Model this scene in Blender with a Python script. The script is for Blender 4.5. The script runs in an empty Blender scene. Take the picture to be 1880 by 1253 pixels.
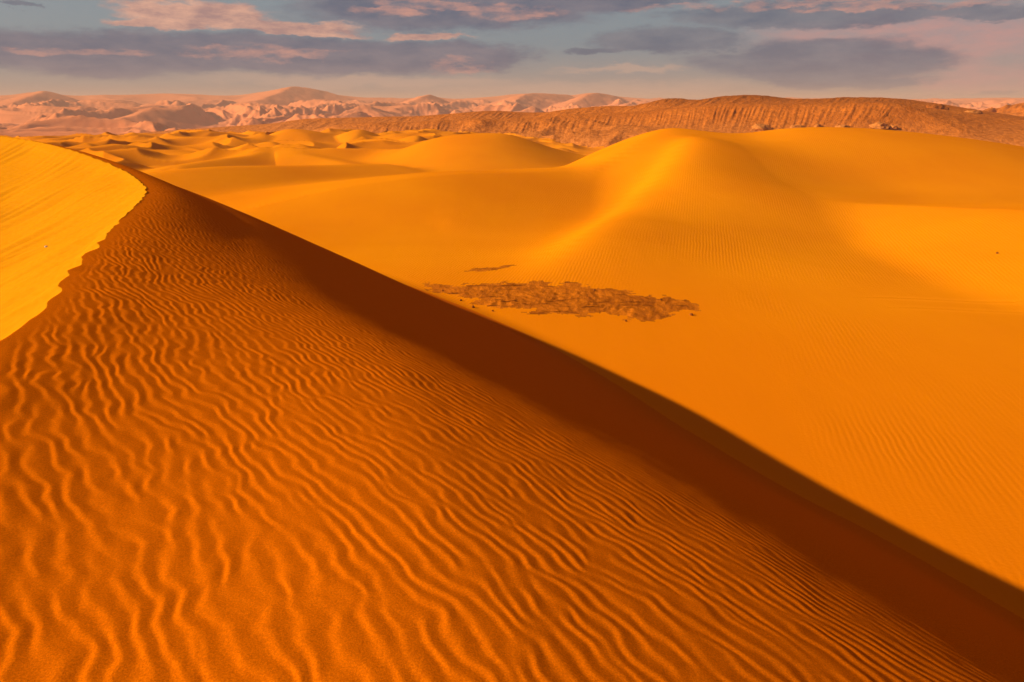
import bpy, math
import numpy as np

# ------------------------------------------------------------------ camera model (used to place real points)
FPX, CX, CY = 1253.0, 940.0, 626.5
PITCH = math.atan(441.5 / FPX)
CP, SP = math.cos(PITCH), math.sin(PITCH)

def ray(px, py):
    X = (px - CX) / FPX; v = (py - CY) / FPX
    return X, CP - v * SP, -(SP + v * CP)

def PD(px, py, D):
    """point seen at photo position px,py at horizontal range D metres"""
    x, y, z = ray(px, py); k = D / math.hypot(x, y)
    return (x * k, y * k, z * k)

def PZ(px, py, zz):
    x, y, z = ray(px, py); k = zz / z
    return (x * k, y * k, zz)

# ------------------------------------------------------------------ noise
def _h(ix, iy, seed):
    h = (ix.astype(np.int64) * 374761393 + iy.astype(np.int64) * 668265263 + seed * 974634777) & 0x7fffffff
    h = ((h ^ (h >> 13)) * 1274126177) & 0x7fffffff
    return ((h ^ (h >> 16)) & 0xffff) / 65535.0

def perlin(x, y, seed=0):
    ix = np.floor(x); iy = np.floor(y); fx = x - ix; fy = y - iy
    ix = ix.astype(np.int64); iy = iy.astype(np.int64)
    def g(dx, dy):
        a = _h(ix + dx, iy + dy, seed) * 6.2831853
        return np.cos(a) * (fx - dx) + np.sin(a) * (fy - dy)
    u = fx * fx * fx * (fx * (fx * 6 - 15) + 10); v = fy * fy * fy * (fy * (fy * 6 - 15) + 10)
    a = g(0, 0); b = g(1, 0); c = g(0, 1); d = g(1, 1)
    return ((a + (b - a) * u) * (1 - v) + (c + (d - c) * u) * v) * 1.5

def fbm(x, y, oct=4, seed=0, gain=.5):
    s = 0; a = 1; t = 0
    for i in range(oct):
        s = s + a * perlin(x, y, seed + i * 17); t += a; a *= gain; x = x * 2.03 + 3.1; y = y * 2.03 - 1.7
    return s / t

def sstep(a, b, x):
    t = np.clip((x - a) / (b - a), 0, 1); return t * t * (3 - 2 * t)

def smax(a, b, k):
    h = np.clip(.5 + .5 * (a - b) / k, 0, 1)
    return b + (a - b) * h + k * h * (1 - h)

# ------------------------------------------------------------------ curves
def resample(pts, n=6):
    P = np.array(pts, float)
    if len(P) == 2: return P
    Q = np.vstack([2 * P[0] - P[1], P, 2 * P[-1] - P[-2]])
    out = []
    for i in range(1, len(Q) - 2):
        p0, p1, p2, p3 = Q[i - 1], Q[i], Q[i + 1], Q[i + 2]
        for t in np.linspace(0, 1, n, endpoint=False):
            out.append(.5 * (2 * p1 + (p2 - p0) * t + (2 * p0 - 5 * p1 + 4 * p2 - p3) * t * t + (3 * p1 - p0 - 3 * p2 + p3) * t ** 3))
    out.append(P[-1])
    return np.array(out)

def curve_field(C, x, y):
    """nearest point on a crest line: distance, lateral share (-1 left .. +1 right), arclength, crest height"""
    best = np.full(x.shape, 1e18); cc = np.zeros_like(x); ss = np.zeros_like(x); zc = np.zeros_like(x)
    s0 = 0.0
    for i in range(len(C) - 1):
        ax, ay, az = C[i]; bx, by, bz = C[i + 1]
        dx, dy = bx - ax, by - ay; L = math.hypot(dx, dy)
        if L < 1e-9: continue
        px, py = x - ax, y - ay
        t = np.clip((px * dx + py * dy) / (L * L), 0, 1)
        ex = px - dx * t; ey = py - dy * t; d2 = ex * ex + ey * ey
        m = d2 < best
        best[m] = d2[m]
        cc[m] = (px * dy - py * dx)[m] / L
        ss[m] = (s0 + t * L)[m]; zc[m] = (az + (bz - az) * t)[m]
        s0 += L
    d = np.sqrt(best)
    return d, np.clip(cc / np.maximum(d, 1e-6), -1, 1), ss, zc

def curve_soft(C, x, y):
    """as curve_field, but crest height and side are averaged over nearly-as-near stretches, so concave bends leave no seam"""
    dm = np.full(x.shape, 1e9)
    for i in range(len(C) - 1):
        ax, ay = C[i][:2]; bx, by = C[i + 1][:2]; dx, dy = bx - ax, by - ay; L2 = dx * dx + dy * dy
        t = np.clip(((x - ax) * dx + (y - ay) * dy) / L2, 0, 1)
        dm = np.minimum(dm, np.hypot(x - ax - dx * t, y - ay - dy * t))
    tau = .12 + .13 * dm
    W = 0; cc = 0; ss = 0; zc = 0; s0 = 0
    for i in range(len(C) - 1):
        ax, ay, az = C[i]; bx, by, bz = C[i + 1]; dx, dy = bx - ax, by - ay; L = math.hypot(dx, dy)
        px, py = x - ax, y - ay
        t = np.clip((px * dx + py * dy) / (L * L), 0, 1); d = np.hypot(px - dx * t, py - dy * t)
        w = np.exp(-(d - dm) / tau) * L
        W = W + w; cc = cc + w * np.clip((px * dy - py * dx) / L / np.maximum(d, 1e-6), -1, 1); ss = ss + w * (s0 + t * L); zc = zc + w * (az + (bz - az) * t)
        s0 += L
    return dm, np.clip(cc / W, -1, 1), ss / W, zc / W

# ------------------------------------------------------------------ ripple phase (band-passed complex noise: stripes with forks)
rng = np.random.RandomState(7)
NT, PERL = 1024, 80.0                      # tile samples, wavelengths per tile
def ripple_tile(su, sw, seed):
    r = np.random.RandomState(seed)
    w = r.normal(size=(NT, NT)) + 1j * r.normal(size=(NT, NT))
    F = np.fft.fft2(w)
    k = np.fft.fftfreq(NT) * NT / PERL
    ku, kw = np.meshgrid(k, k, indexing='ij')
    F *= np.exp(-((ku - 1) / su) ** 2 / 2 - (kw / sw) ** 2 / 2)
    z = np.fft.ifft2(F)
    return z / np.abs(z).mean()
def sample(T, u, w):
    a = (u / PERL * NT) % NT; b = (w / PERL * NT) % NT
    i = np.floor(a).astype(int); j = np.floor(b).astype(int); fa = a - i; fb = b - j
    i1 = (i + 1) % NT; j1 = (j + 1) % NT; i %= NT; j %= NT
    return (T[i, j] * (1 - fa) + T[i1, j] * fa) * (1 - fb) + (T[i, j1] * (1 - fa) + T[i1, j1] * fa) * fb
RT = ripple_tile(.14, .20, 3)

# ------------------------------------------------------------------ polar grid round the viewpoint, finest where things are near
Q_ = 1.0
def rings():
    r = [.25]; q = Q_
    while r[-1] < 9000:
        a = r[-1]
        if a < 2.4: d = .02
        elif a < 5: d = .0145
        elif a < 30: d = a * .0031
        elif a < 140: d = a * .0042
        elif a < 900: d = a * .0045
        elif a < 4200: d = a * .0050
        else: d = a * .03
        r.append(a + d * q)
    return np.array(r)
R = rings()
AZ = np.concatenate([np.linspace(-46, 46, int(1560 / Q_)), np.linspace(46, 314, 190)[1:-1]]) * math.pi / 180
NR, NA = len(R), len(AZ)
print('grid', NR, NA, NR * NA)
RR, AA = np.meshgrid(R, AZ, indexing='ij')
X = (RR * np.sin(AA)).ravel(); Y = (RR * np.cos(AA)).ravel(); RD = RR.ravel()
FRONT = np.cos(AA.ravel())

# ------------------------------------------------------------------ base plain
knots_r = [0, 60, 130, 200, 330, 450, 620, 900, 1250, 2200, 3500, 4200, 9000]
knots_z = [-13, -13, -14.2, -15.2, -16.5, -19.5, -28, -50, -66, -34, 6, -30, -60]
Z = np.interp(RD, knots_r, knots_z)
Z = Z - 6.5 * sstep(-.12, .14, np.arctan2(X, Y)) * sstep(150, 260, RD) * (1 - sstep(430, 560, RD)) * (FRONT > 0)
Z = Z + fbm(X / 28, Y / 28, 2, 5) * .35 * sstep(25, 60, RD)
Z = Z + fbm(X / 90, Y / 90, 3, 9) * 2.0 * sstep(150, 260, RD)
ID = np.zeros(Z.shape, np.int16)
names = ['sand_ground']
SLIP = np.zeros(Z.shape, bool)

def put(idx, zi, k, ident):
    old = Z[idx]
    Z[idx] = smax(old, zi, k)
    sub = ID[idx]; sub[zi > old] = ident; ID[idx] = sub

def ridge(name, pts, right, left, k=1.0, wr=3.0, wl=3.0, reach=60, wob=0, seed=1, detail=None, cap=1.2):
    """ridge of sand or rock: a crest line with its own slope and rounding on each side"""
    C = resample(pts)
    x0, x1 = C[:, 0].min() - reach, C[:, 0].max() + reach; y0, y1 = C[:, 1].min() - reach, C[:, 1].max() + reach
    idx = np.nonzero((X > x0) & (X < x1) & (Y > y0) & (Y < y1))[0]
    x, y = X[idx], Y[idx]
    if wob:
        x, y = x + fbm(x / (wob * 5), y / (wob * 5), 3, seed) * wob, y + fbm(x / (wob * 5) + 9, y / (wob * 5), 3, seed + 4) * wob
    d, c, ss, zc = curve_soft(C, x, y)
    m = np.nonzero(d < reach)[0]
    idx, d, c, ss, zc, x, y = idx[m], d[m], c[m], ss[m], zc[m], x[m], y[m]
    rs = (1 + c) / 2; sl = (right * rs + left * (1 - rs)) * (1 + cap * (1 - np.abs(c)) ** 1.5); w = wr * rs + wl * (1 - rs)
    z = zc - sl * (np.sqrt(d * d + w * w) - w) - reach * .25 * sstep(.72, 1.15, d / reach)
    if detail is not None: z = z + detail(d * c, ss, x, y, zc)
    if name not in names: names.append(name)
    put(idx, z, k, names.index(name))

def PL(*q): return [PD(*p) for p in q]

# ------------------------------------------------------------------ far sand sea (dunes along the horizon, haze tinted into their colour)
m = np.nonzero(RD > 820)[0]
x, y, r = X[m], Y[m], RD[m]
wx = x + fbm(x / 500, y / 500, 2, 31) * 240; wy = y + fbm(x / 500, y / 500, 2, 41) * 240
rel = 0; a = 1.0; f = 1 / 330.
for o in range(5):
    n = perlin(wx * f, wy * f * .8, 50 + o)
    rel = rel + a * (np.abs(n) * -1.9 + .55)
    a *= .5; f *= 2.05
amp = 34 * sstep(850, 1500, r) * (1 - .75 * sstep(2300, 3300, r))
Z[m] += rel * amp
names.append('far_dunes')
ID[m] = 1
FARSKY = [(-200, 172), (0, 172), (75, 166), (150, 172), (330, 169), (420, 173), (480, 166), (540, 158), (570, 163), (620, 172), (700, 177),
          (760, 178), (785, 173), (830, 179), (900, 175), (970, 169), (1040, 173), (1090, 168), (1150, 176), (1230, 181), (1400, 184),
          (1690, 186), (1740, 191), (1820, 187), (1900, 190), (2100, 186)]
def rel_at(x, y):
    q = 0; a = 1.0; f = 1 / 300.
    for o in range(4):
        q = q + a * (np.abs(perlin(x * f, y * f, 80 + o)) * -1.9 + .3); a *= .30; f *= 2.1
    return q
ridge('far_dunes', [PD(px, py + 3, 3300) for px, py in FARSKY], .10, .16, 14, 40, 40, 800,
      detail=lambda sd, ss, x, y, zc: rel_at(x, y) * (2.2 + 14 * sstep(0, 260, np.abs(sd))))
# a few big sharp crests of the far range
for q, sl in ((((690, 205, 2300), (740, 192, 2450), (785, 175, 2600), (790, 176, 3000)), .42), (((20, 190, 2500), (60, 175, 2700), (85, 167, 2900)), .35),
              (((470, 186, 2500), (520, 168, 2800), (541, 159, 3000), (600, 168, 3100)), .3), (((940, 190, 2400), (970, 172, 2700), (1040, 174, 2900)), .35),
              (((1050, 190, 2400), (1092, 171, 2600), (1140, 180, 2800)), .4), (((80, 232, 1700), (110, 222, 1800), (130, 216, 1900)), .4),
              (((250, 212, 1800), (290, 196, 1950)), .4), (((180, 236, 1500), (215, 220, 1650), (230, 216, 1800)), .4)):
    ridge('far_dunes', PL(*q), sl, sl * .7, 6, 4, 12, 330, wob=14, seed=int(q[0][0]))

# ------------------------------------------------------------------ brown rock ridge with gullied scarps
def gully(amp, sp, dmin, dmax, seed):
    def f(sd, ss, x, y, zc):
        u = ss / sp + fbm(x / 60, y / 60, 2, seed) * .8
        g = np.abs(perlin(u, sd / 55, seed)) * 1.5 + .6 * np.abs(perlin(u * 2.3, sd / 25, seed + 3)) + .25 * perlin(u * 5.1, sd / 9, seed + 5)
        msk = sstep(dmin, dmin + 12, sd) * (1 - .75 * sstep(dmax * .6, dmax, sd)) + .12
        return (g - .75) * amp * msk + fbm(x / 5, y / 5, 3, seed + 8) * .35
    return f
ridge('rock_ridge', PL((60, 251, 640), (185, 249, 620), (300, 241, 600), (400, 234, 580), (500, 227, 560), (560, 219, 545), (620, 217, 530),
      (700, 215, 520), (760, 214, 510), (830, 209, 500), (900, 204, 490), (960, 207, 485), (1010, 206, 480), (1060, 199, 470),
      (1120, 195, 460), (1170, 194, 455), (1230, 181, 448), (1280, 184, 445), (1330, 177, 440), (1390, 175, 436), (1440, 181, 432),
      (1500, 182, 428), (1560, 179, 424), (1640, 181, 420), (1680, 188, 416), (1720, 199, 410), (1760, 208, 404), (1810, 222, 396),
      (1880, 241, 385), (1960, 262, 370)), .16, .07, 2.0, 14, 30, 160, detail=gully(.45, 4, 4, 60, 3))
ridge('rock_ridge', PL((590, 236, 420), (630, 228, 410), (700, 226, 400), (780, 225, 395), (850, 223, 390), (880, 224, 385)), .45, .02, 1.6, 3, 8, 70,
      detail=gully(.5, 2.6, 2, 40, 13))
ridge('rock_ridge', PL((850, 232, 400), (940, 222, 392), (1010, 217, 388), (1100, 212, 384), (1180, 208, 380), (1240, 200, 378), (1330, 192, 376), (1400, 191, 374),
      (1470, 192, 372), (1560, 189, 370), (1640, 190, 368), (1690, 203, 364), (1740, 225, 356), (1800, 252, 345)), .40, .03, 2.5, 7, 14, 80,
      detail=gully(.45, 2.4, 2, 65, 23))
ridge('rock_ridge', PL((1740, 213, 720), (1800, 204, 710), (1850, 195, 700), (1885, 188, 690), (1960, 176, 680), (2100, 180, 670)), .3, .2, 3, 10, 12, 160,
      detail=gully(4, 14, 2, 60, 33))
ridge('rock_ridge', PL((105, 251, 430), (150, 247, 425), (190, 252, 420)), .16, .16, .6, 4, 4, 30, detail=gully(.6, 5, 1, 20, 43))
ridge('rock_ridge', PL((0, 256, 430), (60, 254, 430), (100, 259, 430)), .16, .16, .6, 4, 4, 30, detail=gully(.6, 5, 1, 20, 47))

# ------------------------------------------------------------------ small crescent dunes between the big dune and the ridge
m = np.nonzero((RD > 135) & (RD < 420) & (Z < 10))[0]
x, y, r = X[m], Y[m], RD[m]
nz = np.abs(perlin(x / 42 + .3 * perlin(x / 30, y / 30, 61), y / 30, 62)); n2 = np.abs(perlin(x / 19, y / 15, 66))
hd = (1 - 2.1 * nz) * 4.2 + (1 - 2.1 * n2) * 1.3 - 1.2
names.append('sand_dune')
msk = sstep(140, 200, r) * (1 - sstep(340, 420, r)) * (1 - sstep(-20, 60, x - y * .1))
ID[m[(hd > 0) & (msk > .3) & (ID[m] == 0)]] = names.index('sand_dune')
Z[m] += np.maximum(hd, 0) * msk
SD = 'sand_dune'
def dune(q, right, left, k=.8, w=2.0, reach=50, wob=0, wl=None, cap=1.2):
    n = 'dune%02d' % len(names); ridge(n, PL(*q), right, left, k, w, wl or w * 2.5, reach, wob, cap=cap)
dune(((440, 275, 300), (480, 254, 296), (525, 238, 290), (560, 243, 282), (580, 262, 272)), .40, .16, .8, 3)
dune(((560, 285, 262), (615, 272, 266), (650, 252, 272), (660, 238, 282)), .30, .30, .7, 1.5)
dune(((640, 292, 226), (700, 280, 230), (745, 268, 236), (762, 258, 244), (766, 249, 252)), .50, .26, .7, 1.2)
dune(((300, 252, 400), (336, 238, 385), (368, 251, 365)), .30, .30, .7, 1.2)
dune(((180, 283, 210), (235, 278, 214), (300, 276, 214), (360, 284, 205)), .28, .14, .8, 3)
dune(((90, 262, 300), (150, 257, 300), (215, 263, 290)), .2, .14, .8, 3)
dune(((370, 278, 260), (430, 270, 262), (480, 274, 250)), .28, .16, .8, 2)
dune(((330, 304, 168), (400, 293, 176), (455, 286, 184), (503, 273, 192), (540, 279, 186), (600, 292, 176), (645, 301, 166)), .26, .22, .8, 1.4)
dune(((262, 321, 128), (340, 312, 130), (430, 306, 134), (540, 305, 140), (640, 303, 146), (700, 302, 150)), .16, .2, .8, 2.5)
# rounded dune in the middle
dune(((600, 302, 184), (680, 288, 182), (740, 273, 181), (800, 254, 180), (860, 246, 180), (920, 246, 180), (965, 256, 180), (1015, 272, 181),
      (1070, 285, 183), (1140, 294, 186)), .15, .25, 1.2, 3, 70, 0, 9)
# long low dune with a lit rim in front of it
dune(((430, 389, 87), (500, 372, 87.5), (560, 358, 88.5), (620, 346, 89.5), (700, 333, 91), (780, 324, 92.5), (860, 318, 95), (950, 316, 98), (1040, 313, 102), (1110, 309, 105.5)),
     .17, .12, 1.0, 2.0, 60, 0, 8)
# big dune on the right: left-hand ridge, main crest, and the swell that runs down towards the stony patch
dune(((830, 411, 76), (900, 393, 82), (960, 371, 89), (1040, 340, 97), (1110, 305, 104), (1180, 262, 112), (1215, 246, 117), (1240, 240, 121)),
     .17, .34, 1.2, 2.4, 60, 0, 3)
dune(((1236, 240, 121), (1290, 243, 123), (1370, 246, 125), (1440, 239, 127), (1510, 236, 129), (1600, 238, 131.5), (1700, 246, 135.5), (1800, 258, 140), (1880, 270, 143),
      (2000, 292, 148), (2200, 330, 156)), .18, .25, 1.6, 9, 95, 0, 8, cap=5)
False and dune(((1275, 296, 108), (1250, 322, 100), (1200, 365, 88), (1120, 422, 74), (1050, 462, 64), (985, 500, 55)), .26, .12, 1.3, 4, 34, 0, 9)
dune(((1230, 384, 84), (1300, 377, 86), (1400, 373, 87), (1500, 373, 87), (1650, 378, 85), (1780, 383, 82), (1900, 388, 79), (2100, 418, 74)), .20, .03, .5, .5, 40, 0, 10)

# the swell whose sunward flank runs from the ridge down to the crusted patch, and the shallow hollow above the low step
C = resample(PL((1262, 268, 116), (1240, 300, 106), (1200, 345, 94), (1140, 400, 80), (1070, 450, 66), (1000, 492, 55)))
idx = np.nonzero((X > -20) & (X < 110) & (Y > 30) & (Y < 135))[0]
d, c, ss, zc = curve_soft(C, X[idx], Y[idx]); sd = -d * c; Ls = ss.max()
Z[idx] += 2.3 * (.5 + .5 * np.tanh(sd / 2.5)) * np.exp(-(np.maximum(sd, 0) / 17) ** 2) * sstep(0, 12, ss) * sstep(47, 66, Y[idx])
for hx, hy, D0, rx, ry, dep in ((1540, 325, 101, 24, 10, 1.5), (1760, 330, 108, 22, 11, .9)):
    q = PD(hx, hy, D0)
    Z[idx] -= dep * np.exp(-((X[idx] - q[0]) / rx) ** 2 - ((Y[idx] - q[1]) / ry) ** 2)

# ------------------------------------------------------------------ stony crust patches and wheel tracks on the flat
def inside(poly, x, y):
    r = np.zeros(x.shape, bool); n = len(poly)
    for i in range(n):
        x1, y1 = poly[i][:2]; x2, y2 = poly[(i + 1) % n][:2]
        c = ((y1 > y) != (y2 > y)) & (x < (x2 - x1) * (y - y1) / (y2 - y1 + 1e-12) + x1); r ^= c
    return r
def zground(px, py): return PZ(px, py, -12.95)
names.append('stony_ground'); SG = names.index('stony_ground')
for poly, lift in (([(760, 522), (850, 522), (930, 519), (1010, 521), (1100, 528), (1200, 542), (1275, 560), (1290, 573), (1180, 590), (1060, 582), (950, 573), (860, 553), (800, 540)], 1.0),
                   ([(825, 498), (870, 491), (945, 486), (950, 490), (890, 499), (840, 501)], .6)):
    P = [zground(*q) for q in poly]
    pa = np.array(P)
    idx = np.nonzero((X > pa[:, 0].min() - 4) & (X < pa[:, 0].max() + 4) & (Y > pa[:, 1].min() - 4) & (Y < pa[:, 1].max() + 4))[0]
    x, y = X[idx], Y[idx]
    C = np.vstack([pa, pa[:1]])
    d, c, ss, zc = curve_field(C, x, y)
    d = np.where(inside(P, x, y), d, -d) + fbm(x / 2.6, y / 1.8, 3, 71) * 1.8 * lift + fbm(x / .5, y / .4, 2, 77) * .45
    mk = sstep(0, .8, d)
    rough = .30 * (1 - 2.2 * np.abs(perlin(x / 1.6 + fbm(x, y, 2, 75), y / 2.4, 72))) + .2 * (1 - 2 * np.abs(perlin(x / .7, y / .9, 73))) + .10 * perlin(x / .3, y / .3, 74)
    Z[idx] += sstep(.35, 1.6, d) * lift * (.03 + rough * .15)
    sub = ID[idx]; sub[mk > .25] = SG; ID[idx] = sub
for q in (((1540, 542), (1640, 543), (1760, 548), (1900, 556)), ((1600, 560), (1700, 562), (1800, 567), (1900, 571))):
    C = resample([zground(*p) for p in q])
    idx = np.nonzero((X > 18) & (X < 60) & (Y > 25) & (Y < 60))[0]
    d, c, ss, zc = curve_field(C, X[idx], Y[idx])
    ef = sstep(0, 7, ss) * (np.abs(c) > .9)
    Z[idx] += ef * (.07 * np.exp(-((d * c - .28) / .2) ** 2) - .06 * np.exp(-(d / .22) ** 2))

# ------------------------------------------------------------------ the near dune
crest = [(10, -60, -7), (3.6, -34, -4.5), (-1.2, -16, -3.0), (-3.5, -3, -2.6), (-4.9, 2.8, -2.62), PZ(0, 620, -2.69), PD(130, 488, 14.56), PD(215, 408, 20.44),
         PD(265, 345, 28.7), PD(200, 302, 38), PD(100, 268, 47), PD(0, 250, 57), PD(-180, 225, 70), PD(-420, 215, 92), (-120, 66, -6), (-170, 60, -13)]
C = resample(crest, 8)
idx = np.nonzero((X > -180) & (X < 60) & (Y > -90) & (Y < 110) & (RD < 200))[0]
x, y = X[idx], Y[idx]
d, c, ss, zc = curve_field(C, x, y)
t = d * np.sign(c + 1e-9)
# scalloped brink
n1 = perlin(ss / 1.1, ss * 0 + .3, 90) + .12 * perlin(ss / .36, ss * 0 + 3.4, 91)
scal = np.sqrt(n1 * n1 + .006) * .27 * (1 - .55 * sstep(8, 26, y)) * (1 - sstep(.5, 1.6, d))
t = t - scal
# windward / outer side: slope grows from nearly flat at the brink to the angle of repose
tt = np.linspace(0, 60, 1201)
slope = .177 + .366 * np.clip(tt / 5.494, 0, 1) + .033 * sstep(2.02, 8.97, tt)
prof = np.concatenate([[0], np.cumsum((slope[1:] + slope[:-1]) / 2 * np.diff(tt))])
tw = np.maximum(t, 0)
tw = tw + 1.2 * sstep(69.7, 92.8, ss) * sstep(0, 3, tw)
tw = tw - 4.385 * np.exp(-(((x - 6.116) ** 2 + (y - 1.072) ** 2) / 10.408 ** 2)) * sstep(.3, 5, tw)
tw = tw + fbm(x / 9, y / 14, 2, 95) * .2 * sstep(1, 6, tw)
out = zc - np.interp(tw, tt, prof)
# slip face: straight fall at the angle of repose into a hollow
tl = np.maximum(-t, 0)
lee = zc - .60 * tl
streak = perlin(ss * 1.6, tl * .16, 97) * .12 * (.5 + perlin(ss * .2, tl * .3, 96)) + perlin(ss * 4.5, tl * .3, 98) * .012 + perlin(tl * .3, ss * .16, 99) * .15
lee = smax(lee, -8.2 + .04 * y + 0 * x, 5.0) + streak * sstep(.1, .8, tl)
near = np.where(t >= 0, out, lee)

# wind ripples
k0 = 1 / .168
ux = np.where(x < 2.6, x * .80, 2.08 + .80 * (1 - np.exp(-(x - 2.6) * .16)) / .16)
u = ux + .62 * y
w = -.62 * x + .78 * y
lam = 1.0
U = (u + .024 * (u + 1) * np.abs(u + 1)) * k0; W = w * k0 * .8
U = U + .62 * fbm(U / 2.4, W / 2.2, 2, 101) + 1.6 * fbm(U / 14, W / 14, 2, 103)
zc_ = sample(RT, U, W)
ph = np.angle(zc_); am = np.clip(np.abs(zc_) * 1.3, 0, 1)
rip = np.sin(ph) + .14 * np.sin(2 * ph)
steep = np.interp(np.maximum(tw, 0), tt, slope)
pa = (1 - .45 * sstep(.44, .56, steep)) * (1 - sstep(5.5, 9.5, tw)) * sstep(.0, .5, t) * (1 - sstep(40, 60, d)) * (RD[idx] < 60)
pa = pa * (1 + .35 * fbm(x / 2.5, y / 2.5, 2, 107))
rip_h = rip * am * .0050 * pa / (1 + .048 * np.maximum(u, -1))
# cross ripples near the brink run into the scallops
near = near + rip_h
near = near + fbm(x / .9, y / .9, 3, 109) * .010 * (t > 0)
names.append('near_dune'); names.append('slip_face')
ND, SF = names.index('near_dune'), names.index('slip_face')
old = Z[idx].copy()
base = np.where(t >= 0, old, -60.0)
Z[idx] = np.where(t >= 0, smax(base, near, .9), near)
# only where the dune really stands
far_end = (ss > ss.max() - 1e-6) | (ss < 1e-6)
sub = ID[idx]
sub[(t >= 0) & (near > old - .1)] = ND
leezone = (t < 0)
sub[leezone] = SF
# left-hand outer region: hollow floor blends back to the plain
ID[idx] = sub
print('near dune z under camera', Z[np.argmin(RD)])

# ------------------------------------------------------------------ meshes: one object per region of the terrain
Vall = np.stack([X, Y, Z], 1).astype(np.float32)
I, J = np.meshgrid(np.arange(NR - 1), np.arange(NA), indexing='ij')
J2 = (J + 1) % NA
quads = np.stack([I * NA + J, (I + 1) * NA + J, (I + 1) * NA + J2, I * NA + J2], -1).reshape(-1, 4)
fid = ID[quads[:, 0]]
def make_mesh(name, q, mat, extra=None):
    used, inv = np.unique(q.ravel(), return_inverse=True)
    me = bpy.data.meshes.new(name)
    V = Vall[used]
    me.vertices.add(len(V)); me.vertices.foreach_set('co', V.ravel())
    me.loops.add(len(inv)); me.loops.foreach_set('vertex_index', inv.astype(np.int32))
    nf = len(q)
    me.polygons.add(nf)
    me.polygons.foreach_set('loop_start', np.arange(0, nf * 4, 4, dtype=np.int32))
    me.polygons.foreach_set('use_smooth', np.ones(nf, bool))
    me.update(calc_edges=True)
    me.materials.append(mat)
    o = bpy.data.objects.new(name, me); bpy.context.scene.collection.objects.link(o)
    return o

# ------------------------------------------------------------------ materials
def newmat(name):
    m = bpy.data.materials.new(name); m.use_nodes = True
    nt = m.node_tree; b = nt.nodes['Principled BSDF']
    b.inputs['Roughness'].default_value = .95; b.inputs['Specular IOR Level'].default_value = 0
    return m, nt, b
def N(nt, typ, **kw):
    n = nt.nodes.new(typ)
    for k, v in kw.items():
        if k in n.inputs: n.inputs[k].default_value = v
        else: setattr(n, k, v)
    return n
def mixc(nt, fac, a, b):
    n = nt.nodes.new('ShaderNodeMix'); n.data_type = 'RGBA'
    for s, v in ((0, fac), (6, a), (7, b)):
        if isinstance(v, (int, float, tuple)): n.inputs[s].default_value = v
        else: nt.links.new(v, n.inputs[s])
    return n.outputs[2]
def noise(nt, scale, detail=3, vec=None, rough=.55, stretch=None):
    co = nt.nodes.new('ShaderNodeTexCoord').outputs['Object'] if vec is None else vec
    if stretch:
        mp = nt.nodes.new('ShaderNodeMapping'); mp.inputs['Scale'].default_value = stretch[:3]
        if len(stretch) > 3: mp.inputs['Rotation'].default_value = (0, 0, stretch[3])
        nt.links.new(co, mp.inputs['Vector']); co = mp.outputs[0]
    n = N(nt, 'ShaderNodeTexNoise', Scale=scale, Detail=detail, Roughness=rough)
    nt.links.new(co, n.inputs['Vector']); return n.outputs['Fac']
def ramp(nt, fac, a, b):
    n = N(nt, 'ShaderNodeMapRange'); n.inputs[1].default_value = a; n.inputs[2].default_value = b
    nt.links.new(fac, n.inputs[0]); return n.outputs[0]
def bump(nt, b, h, dist, strength=1.0, prev=None):
    n = N(nt, 'ShaderNodeBump', Distance=dist, Strength=strength)
    nt.links.new(h, n.inputs['Height'])
    if prev: nt.links.new(prev, n.inputs['Normal'])
    nt.links.new(n.outputs[0], b.inputs['Normal']); return n.outputs[0]

SAND = (.80, .205, .0012, 1)
def mth2(nt, a, k):
    n = N(nt, 'ShaderNodeMath', operation='MULTIPLY'); nt.links.new(a, n.inputs[0]); n.inputs[1].default_value = k; return n.outputs[0]
def mat_near():
    m, nt, b = newmat('rippled_sand')
    g1 = noise(nt, 75, 4, rough=.8); g2 = noise(nt, 240, 2, rough=.8)
    c = mixc(nt, ramp(nt, g1, .36, .64), (.47, .092, .0008, 1), (.90, .216, .0012, 1))
    c = mixc(nt, mth2(nt, ramp(nt, g2, .40, .60), .6), c, (.56, .112, .0010, 1))
    nt.links.new(c, b.inputs['Base Color'])
    p = bump(nt, b, g1, .004, .8); bump(nt, b, g2, .0015, .8, p)
    return m
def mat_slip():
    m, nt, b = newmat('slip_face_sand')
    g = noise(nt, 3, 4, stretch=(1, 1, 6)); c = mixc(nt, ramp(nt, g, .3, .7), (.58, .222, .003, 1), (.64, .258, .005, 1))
    nt.links.new(c, b.inputs['Base Color']); bump(nt, b, noise(nt, 90, 2), .004, .5); return m
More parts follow.
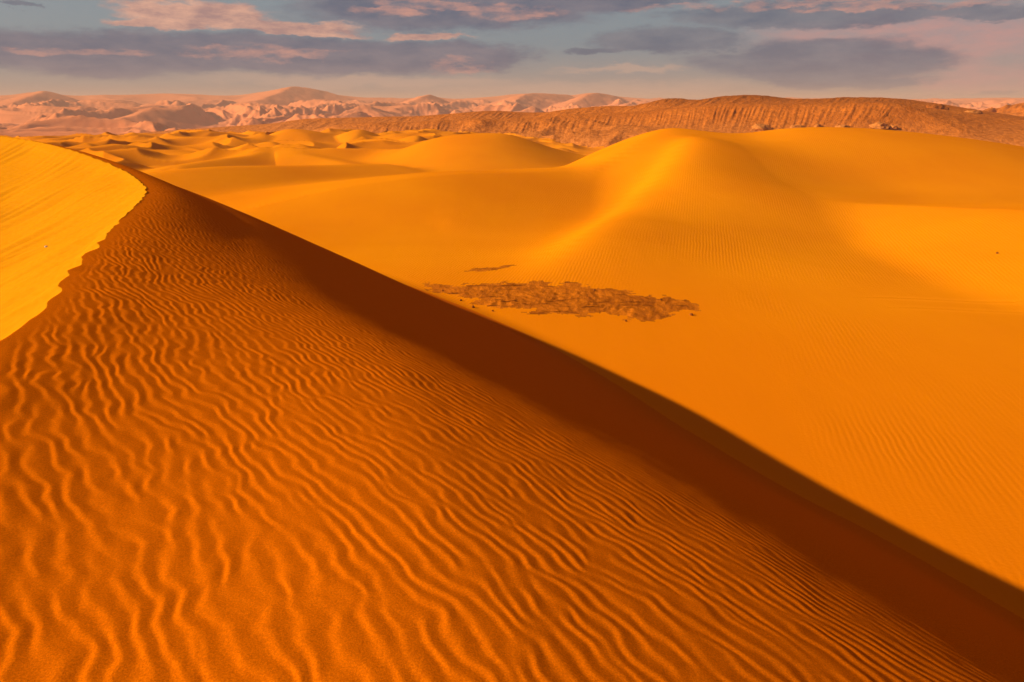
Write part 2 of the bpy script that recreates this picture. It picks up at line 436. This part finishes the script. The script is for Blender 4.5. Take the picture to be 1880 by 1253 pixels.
def mat_sand():
    m, nt, b = newmat('dune_sand')
    g = noise(nt, .06, 4); c = mixc(nt, ramp(nt, g, .3, .7), (.70, .210, .0008, 1), (.77, .258, .0010, 1))
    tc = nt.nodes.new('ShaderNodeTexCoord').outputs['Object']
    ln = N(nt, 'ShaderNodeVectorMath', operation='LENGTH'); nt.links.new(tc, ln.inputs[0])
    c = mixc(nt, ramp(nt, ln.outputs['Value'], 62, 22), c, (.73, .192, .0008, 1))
    nt.links.new(c, b.inputs['Base Color'])
    wv = N(nt, 'ShaderNodeTexWave', Scale=1.15, Distortion=3.0, Detail=2.0); wv.inputs['Detail Scale'].default_value = .6
    mp = nt.nodes.new('ShaderNodeMapping'); mp.inputs['Rotation'].default_value = (0, 0, .25)
    nt.links.new(tc, mp.inputs[0]); nt.links.new(mp.outputs[0], wv.inputs['Vector'])
    ms = ramp(nt, noise(nt, .035, 2), .42, .56)
    mul = N(nt, 'ShaderNodeMath', operation='MULTIPLY'); nt.links.new(wv.outputs['Fac'], mul.inputs[0]); nt.links.new(ms, mul.inputs[1])
    p = bump(nt, b, mul.outputs[0], .009, 1.0)
    p = bump(nt, b, noise(nt, .35, 4, stretch=(1, .25, 1, .3)), .10, .4, p)
    bump(nt, b, noise(nt, 9, 3), .02, .4, p)
    return m
def mat_rock():
    m, nt, b = newmat('ridge_rock')
    g = noise(nt, .05, 6, rough=.65); c = mixc(nt, ramp(nt, g, .35, .65), (.40, .102, .009, 1), (.70, .21, .024, 1))
    g2 = noise(nt, .4, 5, rough=.7); c = mixc(nt, ramp(nt, g2, .35, .75), c, (.48, .128, .011, 1))
    zz = nt.nodes.new('ShaderNodeSeparateXYZ'); nt.links.new(nt.nodes.new('ShaderNodeTexCoord').outputs['Object'], zz.inputs[0])
    zn = N(nt, 'ShaderNodeMath', operation='MULTIPLY_ADD'); nt.links.new(g, zn.inputs[0]); zn.inputs[1].default_value = 14; nt.links.new(zz.outputs[2], zn.inputs[2])
    c = mixc(nt, ramp(nt, zn.outputs[0], 4, 9), mixc(nt, ramp(nt, zn.outputs[0], -10, -1), (.60, .20, .040, 1), c), (.26, .070, .008, 1))
    g3 = noise(nt, .55, 4, stretch=(1, 1, .12), rough=.6); c = mixc(nt, ramp(nt, g3, .42, .7), c, (.36, .098, .009, 1))
    nt.links.new(c, b.inputs['Base Color']); p = bump(nt, b, g2, 1.2, .8)
    bump(nt, b, noise(nt, 2.5, 3), .3, .6, p); return m
def mat_crust():
    m, nt, b = newmat('stony_crust')
    g = noise(nt, .9, 6, rough=.7, stretch=(1.0, .28, 1, .75)); c = mixc(nt, ramp(nt, g, .35, .65), (.32, .082, .005, 1), (.64, .180, .007, 1))
    g4 = noise(nt, 1.6, 4, rough=.6, stretch=(.25, 1.2, 1, -.5)); c = mixc(nt, ramp(nt, g4, .56, .66), c, (.20, .05, .003, 1))
    nt.links.new(c, b.inputs['Base Color']); bump(nt, b, noise(nt, 4, 5, rough=.7), .10, 1); return m
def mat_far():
    m, nt, b = newmat('haze_tinted_far_sand')
    g = noise(nt, .004, 4); c = mixc(nt, ramp(nt, g, .3, .7), (.66, .205, .075, 1), (.72, .245, .095, 1))  # distance haze painted into the sand as paler pink, besides the haze box
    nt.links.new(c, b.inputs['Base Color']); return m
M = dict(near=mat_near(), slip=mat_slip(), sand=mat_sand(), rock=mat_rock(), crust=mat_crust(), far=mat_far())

def setp(o, kind=None, label=None, cat=None, group=None):
    if kind: o['kind'] = kind
    if label: o['label'] = label
    if cat: o['category'] = cat
    if group: o['group'] = group
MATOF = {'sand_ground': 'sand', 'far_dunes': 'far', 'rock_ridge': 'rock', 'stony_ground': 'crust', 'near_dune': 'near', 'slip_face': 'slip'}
objs = {}
for i, nme in enumerate(names):
    q = quads[fid == i]
    if not len(q): continue
    on = 'sand_dune' if nme.startswith('dune') else nme
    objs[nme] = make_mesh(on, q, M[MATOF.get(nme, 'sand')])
    setp(objs[nme], 'structure')
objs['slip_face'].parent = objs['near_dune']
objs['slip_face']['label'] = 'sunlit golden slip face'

LAB = {'sand_ground': 'smooth orange sand flat spreading between the dunes', 'far_dunes': 'hazy pink dune range along the horizon',
       'rock_ridge': 'brown gullied rock ridge behind the dunes', 'stony_ground': 'brown crusted patch on the sand flat',
       'near_dune': 'large rippled dune in the foreground with its right flank in shade'}
for nme, o in objs.items():
    if nme in LAB: o['label'] = LAB[nme]

# ------------------------------------------------------------------ loose rocks: every one an object of its own
import bmesh, random
from mathutils import noise as mnoise, Vector
def ground_at(x, y):
    return float(Z[np.argmin((X - x) ** 2 + (Y - y) ** 2)])
def seen_at(px, py, dmin, dmax):
    """where the view line through a photo point first meets the terrain"""
    gx, gy, gz = ray(px, py)
    sel = np.nonzero((RD > dmin) & (RD < dmax) & (np.abs(np.arctan2(X, Y) - math.atan2(gx, gy)) < .0015 * Q_))[0]
    o = sel[np.argsort(RD[sel])]; slope = gz / math.hypot(gx, gy)
    hit = np.nonzero(Z[o] > slope * RD[o])[0]
    i = o[hit[0]] if len(hit) else o[-1]
    return float(X[i]), float(Y[i]), float(Z[i])
def rock(name, loc, size, mat, label, cat, group=None, seed=1, rough=.35, sub=3, flat=.35, rz=0):
    bm = bmesh.new(); bmesh.ops.create_icosphere(bm, subdivisions=sub, radius=1.0)
    o3 = Vector((seed * 3.7, seed * 1.3, 0))
    for v in bm.verts:
        n = v.co.normalized()
        q = mnoise.fractal(n * 1.3 + o3, .9, 2.1, 4) * rough + abs(mnoise.noise(n * 2.6 + o3)) * rough * .6
        v.co = n * (1 + q)
        v.co.z = round(v.co.z * 5) / 5 * .35 + v.co.z * .65      # bedding steps
        v.co = Vector((v.co.x * size[0] / 2, v.co.y * size[1] / 2, v.co.z * size[2] if v.co.z > 0 else v.co.z * size[2] * flat))
    me = bpy.data.meshes.new(name); bm.to_mesh(me); bm.free(); me.materials.append(mat)
    o = bpy.data.objects.new(name, me); bpy.context.scene.collection.objects.link(o)
    o.location = loc; o.rotation_euler = (0, 0, rz)
    setp(o, None, label, cat, group); return o
def mat_pale():
    m, nt, b = newmat('pale_rock'); g = noise(nt, .8, 5, rough=.7)
    nt.links.new(mixc(nt, ramp(nt, g, .3, .7), (.42, .135, .022, 1), (.55, .21, .05, 1)), b.inputs['Base Color']); bump(nt, b, g, .5, 1); return m
def mat_dark():
    m, nt, b = newmat('dark_stone'); g = noise(nt, 6, 4)
    nt.links.new(mixc(nt, g, (.16, .05, .01, 1), (.30, .09, .012, 1)), b.inputs['Base Color']); bump(nt, b, g, .03, 1); return m
def mat_white():
    m, nt, b = newmat('white_stone'); g = noise(nt, 30, 3)
    nt.links.new(mixc(nt, g, (.75, .68, .5, 1), (.85, .8, .66, 1)), b.inputs['Base Color']); return m
MP, MD, MW = mat_pale(), mat_dark(), mat_white()
G1 = 'pale rock outcrops along the foot of the ridge'
for k, (px, py, w, h, lab) in enumerate((
        (1398, 243, 9, 2.6, 'large cream rock mound below the gold gully of the ridge, left of all the outcrops'),
        (1462, 240, 6, 1.4, 'low cream rock lump just right of the large cream mound'),
        (1500, 238, 3.4, 1.8, 'small tooth-shaped cream rock at the ridge foot, between two low lumps'),
        (1545, 236, 6.5, 1.2, 'long flat cream rock lying at the ridge foot above the big dune'),
        (1614, 239, 9, 2.0, 'broad cream rock ledge near the right end of the ridge foot'),
        (1640, 241, 4, 1.4, 'small cream rock touching the right side of the broad ledge'))):
    l = seen_at(px, py - 2, 260, 420)
    rock('rock_outcrop', (l[0], l[1], l[2] - .3), (w, w * .8, h), MP, lab, 'rock outcrop', G1, 3 + k, rz=.3 * k)
l = seen_at(1785, 207, 330, 760); rock('rock_outcrop', (l[0], l[1], l[2] - 1), (.022 * math.hypot(l[0], l[1]), .014 * math.hypot(l[0], l[1]), .0045 * math.hypot(l[0], l[1])), MP, 'pale flat-topped rock on the saddle between the ridge and the far right hill', 'rock outcrop', None, 21)
l = seen_at(1716, 199, 330, 500); rock('rock_outcrop', (l[0], l[1], l[2] - .5), (10, 7, 2.2), M['rock'], 'brown rock knob standing on the ridge line where it starts to fall to the right', 'rock outcrop', None, 24)
l = seen_at(83, 455, 8, 60); rock('pebble', (l[0], l[1], l[2] + .01), (.09, .08, .05), MW, 'tiny white stone alone on the sunlit yellow slip face', 'stone', None, 31, .2)
l = seen_at(1833, 467, 40, 90); rock('stone', (l[0], l[1], l[2] + .02), (.2, .16, .11), MD, 'single dark stone on the open sand at far right', 'stone', None, 33, .3)
for k, (px, py) in enumerate(((812, 535), (845, 553), (868, 566), (905, 572), (1215, 552), (1268, 580), (1150, 592), (1090, 534))):
    l = seen_at(px, py, 20, 90); q = .15 + .05 * (k % 3)
    rock('stone', (l[0], l[1], l[2] + .02), (q, q * .8, q * .55), MD, 'small dark stone lying loose beside the brown crusted patch', 'stone', 'loose stones round the crusted patch', 40 + k, .3, 2, rz=k)

# ------------------------------------------------------------------ camera
cam = bpy.data.cameras.new('camera'); co = bpy.data.objects.new('camera', cam)
bpy.context.scene.collection.objects.link(co); bpy.context.scene.camera = co
cam.sensor_width = 36; cam.lens = 36 * FPX / 1880; cam.clip_end = 40000; cam.clip_start = .05
co.location = (0, 0, 0); co.rotation_euler = (math.pi / 2 - PITCH, 0, 0)

# ------------------------------------------------------------------ light
SUN_EL = math.radians(24.8); SUN_AZ = math.radians(-92)      # azimuth clockwise from +Y
sd = bpy.data.lights.new('sun', 'SUN'); so = bpy.data.objects.new('sun', sd); bpy.context.scene.collection.objects.link(so)
sd.energy = 5.0; sd.angle = math.radians(.6); sd.color = (1, .80, .52)
dirv = Vector((math.sin(SUN_AZ) * math.cos(SUN_EL), math.cos(SUN_AZ) * math.cos(SUN_EL), math.sin(SUN_EL)))
so.rotation_euler = dirv.to_track_quat('Z', 'Y').to_euler()

W_ = bpy.data.worlds.new('World'); bpy.context.scene.world = W_; W_.use_nodes = True
nt = W_.node_tree; bg = nt.nodes['Background']
sky = nt.nodes.new('ShaderNodeTexSky'); sky.sky_type = 'NISHITA'; sky.sun_disc = False
sky.sun_elevation = SUN_EL; sky.sun_rotation = SUN_AZ; sky.dust_density = 3; sky.air_density = 1.0
tc = nt.nodes.new('ShaderNodeTexCoord'); sp = nt.nodes.new('ShaderNodeSeparateXYZ'); nt.links.new(tc.outputs['Generated'], sp.inputs[0])
def mth(op, a, b=None, c=None):
    n = N(nt, 'ShaderNodeMath', operation=op)
    for i, v in enumerate((a, b, c)):
        if v is None: continue
        if isinstance(v, (int, float)): n.inputs[i].default_value = v
        else: nt.links.new(v, n.inputs[i])
    return n.outputs[0]
az = mth('MULTIPLY', mth('ARCTAN2', sp.outputs[0], sp.outputs[1]), 57.2958)
el = mth('MULTIPLY', mth('ARCSINE', sp.outputs[2]), 57.2958)
cmb = nt.nodes.new('ShaderNodeCombineXYZ'); nt.links.new(az, cmb.inputs[0]); nt.links.new(mth('MULTIPLY', el, 3.2), cmb.inputs[1])
def wn(scale, det=6, rough=.6, off=0.0):
    n = N(nt, 'ShaderNodeTexNoise', Scale=scale, Detail=det, Roughness=rough)
    mp = nt.nodes.new('ShaderNodeMapping'); mp.inputs['Location'].default_value = (off, off * 1.7, off)
    nt.links.new(cmb.outputs[0], mp.inputs[0]); nt.links.new(mp.outputs[0], n.inputs['Vector']); return n.outputs['Fac']
n1, n2, n3 = wn(.16, 7, .6), wn(.16, 7, .6, 31), wn(.45, 6, .65, 57)
waz = mth('ADD', az, mth('MULTIPLY', mth('SUBTRACT', n1, .5), 9.0))
n4, n5 = wn(.9, 6, .65, 11), wn(.9, 6, .65, 77)
waz = mth('ADD', waz, mth('MULTIPLY', mth('SUBTRACT', n4, .5), 3.0))
wel = mth('ADD', mth('ADD', el, mth('MULTIPLY', mth('SUBTRACT', n2, .5), 2.0)), mth('MULTIPLY', mth('SUBTRACT', n5, .5), .7))
def pix(px, py):
    a, b, c = ray(px, py); return math.degrees(math.atan2(a, b)), math.degrees(math.asin(c / math.sqrt(a * a + b * b + c * c)))
def blob(px, py, hx, hy, soft=.6):
    a0, e0 = pix(px, py); a1, _ = pix(px + hx, py); _, e1 = pix(px, py - hy)
    ra, re = abs(a1 - a0), abs(e1 - e0)
    A_ = mth('DIVIDE', mth('SUBTRACT', waz, a0), ra); E_ = mth('DIVIDE', mth('SUBTRACT', wel, e0), re)
    r = mth('SQRT', mth('ADD', mth('MULTIPLY', A_, A_), mth('MULTIPLY', E_, E_)))
    n = N(nt, 'ShaderNodeMapRange', interpolation_type='SMOOTHERSTEP'); nt.links.new(r, n.inputs[0])
    n.inputs[1].default_value = 1 + soft * .5; n.inputs[2].default_value = 1 - soft * .5
    return n.outputs[0]
def vmax(*v):
    r = v[0]
    for q in v[1:]: r = mth('MAXIMUM', r, q)
    return r
scn = N(nt, 'ShaderNodeVectorMath', operation='SCALE'); nt.links.new(sky.outputs[0], scn.inputs[0]); scn.inputs['Scale'].default_value = .075
base = scn.outputs[0]
def lin(r, g, b, k=1.0):
    f = lambda v: ((v / 255 + .055) / 1.055) ** 2.4 if v > 10 else v / 255 / 12.92
    return (f(r) * k, f(g) * k, f(b) * k, 1)
EXPO = .6; KW = 1 / 2 ** EXPO
def L(r, g, b): return lin(r, g, b, KW)
hz = mth('DIVIDE', mth('SUBTRACT', el, -1.0), 9.0)
veil = mixc(nt, ramp(nt, el, 0.0, 4.0), L(172, 154, 142), L(126, 140, 149))
veil = mixc(nt, ramp(nt, el, 8, 30), veil, L(98, 64, 72))
col = mixc(nt, .85, base, veil)
PKF = ramp(nt, n3, .38, .68)
# broad pink glow on the right and thin veils near the horizon
col = mixc(nt, mth('MULTIPLY', vmax(blob(1680, 75, 330, 62, 1.3), blob(1820, 150, 160, 30, 1.2)), mth('ADD', mth('MULTIPLY', PKF, .45), .45)), col, L(196, 146, 140))
col = mixc(nt, mth('MULTIPLY', vmax(blob(1080, 165, 260, 14, 1.4), blob(700, 150, 260, 12, 1.4), blob(1150, 128, 110, 6, 1.2)), .55), col, L(200, 165, 145))
# grey blue cloud banks
dk1 = vmax(blob(200, 98, 420, 42), blob(560, 102, 330, 36), blob(830, 104, 150, 26), blob(820, 22, 270, 36), blob(1050, 5, 200, 22))
DV = ramp(nt, wn(.28, 5, .6, 91), .36, .66)
col = mixc(nt, mth('MULTIPLY', dk1, .9), col, mixc(nt, DV, L(92, 101, 121), L(124, 120, 131)))
dk2 = vmax(blob(1225, 74, 135, 25), blob(1500, 112, 250, 38), blob(1090, 92, 60, 8), blob(1560, 148, 160, 14), blob(1560, 30, 330, 20), blob(1420, 22, 200, 22), blob(1850, 22, 60, 14), blob(1780, 178, 160, 7, 1.0), blob(30, 14, 50, 6))
col = mixc(nt, mth('MULTIPLY', dk2, .88), col, mixc(nt, DV, L(92, 104, 122), L(120, 124, 134)))
# pink lit parts
pk = vmax(blob(370, 28, 130, 24), blob(300, 46, 100, 10), blob(480, 48, 170, 13), blob(560, 60, 90, 6), blob(780, 67, 70, 8))
col = mixc(nt, pk, col, mixc(nt, PKF, L(168, 134, 130), L(224, 172, 148)))
pk2 = mth('MULTIPLY', vmax(blob(500, 98, 60, 16), blob(590, 98, 60, 10), blob(130, 95, 110, 10), blob(400, 100, 90, 12), blob(840, 118, 60, 14), blob(930, 25, 90, 16), blob(720, 22, 60, 8), blob(800, 8, 90, 9), blob(1400, 8, 240, 8), blob(1640, 12, 180, 8)), PKF)
col = mixc(nt, pk2, col, L(196, 146, 134))
nt.links.new(col, bg.inputs['Color']); bg.inputs['Strength'].default_value = 1.0

# ------------------------------------------------------------------ dusty air: one closed box round the whole ground
def box(name, x0, x1, y0, y1, z0, z1):
    me = bpy.data.meshes.new(name)
    v = [(x, y, z) for z in (z0, z1) for y in (y0, y1) for x in (x0, x1)]
    me.from_pydata(v, [], [(0, 2, 3, 1), (4, 5, 7, 6), (0, 1, 5, 4), (2, 6, 7, 3), (0, 4, 6, 2), (1, 3, 7, 5)]); me.update()
    o = bpy.data.objects.new(name, me); bpy.context.scene.collection.objects.link(o); return o
hz_ = box('haze', -9600, 9600, -9600, 9600, float(Z.min()) - 1.0, float(Z.max()) + 2.0)
hm = bpy.data.materials.new('haze_air'); hm.use_nodes = True; hn = hm.node_tree
hn.nodes.remove(hn.nodes['Principled BSDF']); pv = hn.nodes.new('ShaderNodeVolumePrincipled')
pv.inputs['Color'].default_value = (.92, .66, .58, 1); pv.inputs['Density'].default_value = .00020; pv.inputs['Anisotropy'].default_value = 0
hn.links.new(pv.outputs[0], hn.nodes['Material Output'].inputs['Volume'])
hz_.data.materials.append(hm); hz_['kind'] = 'stuff'
print('z range', Z.min(), Z.max())

sc = bpy.context.scene
sc.view_settings.view_transform = 'Standard'; sc.view_settings.look = 'None'; sc.view_settings.exposure = EXPO; sc.view_settings.gamma = 1
sc.cycles.max_bounces = 4; sc.cycles.diffuse_bounces = 3
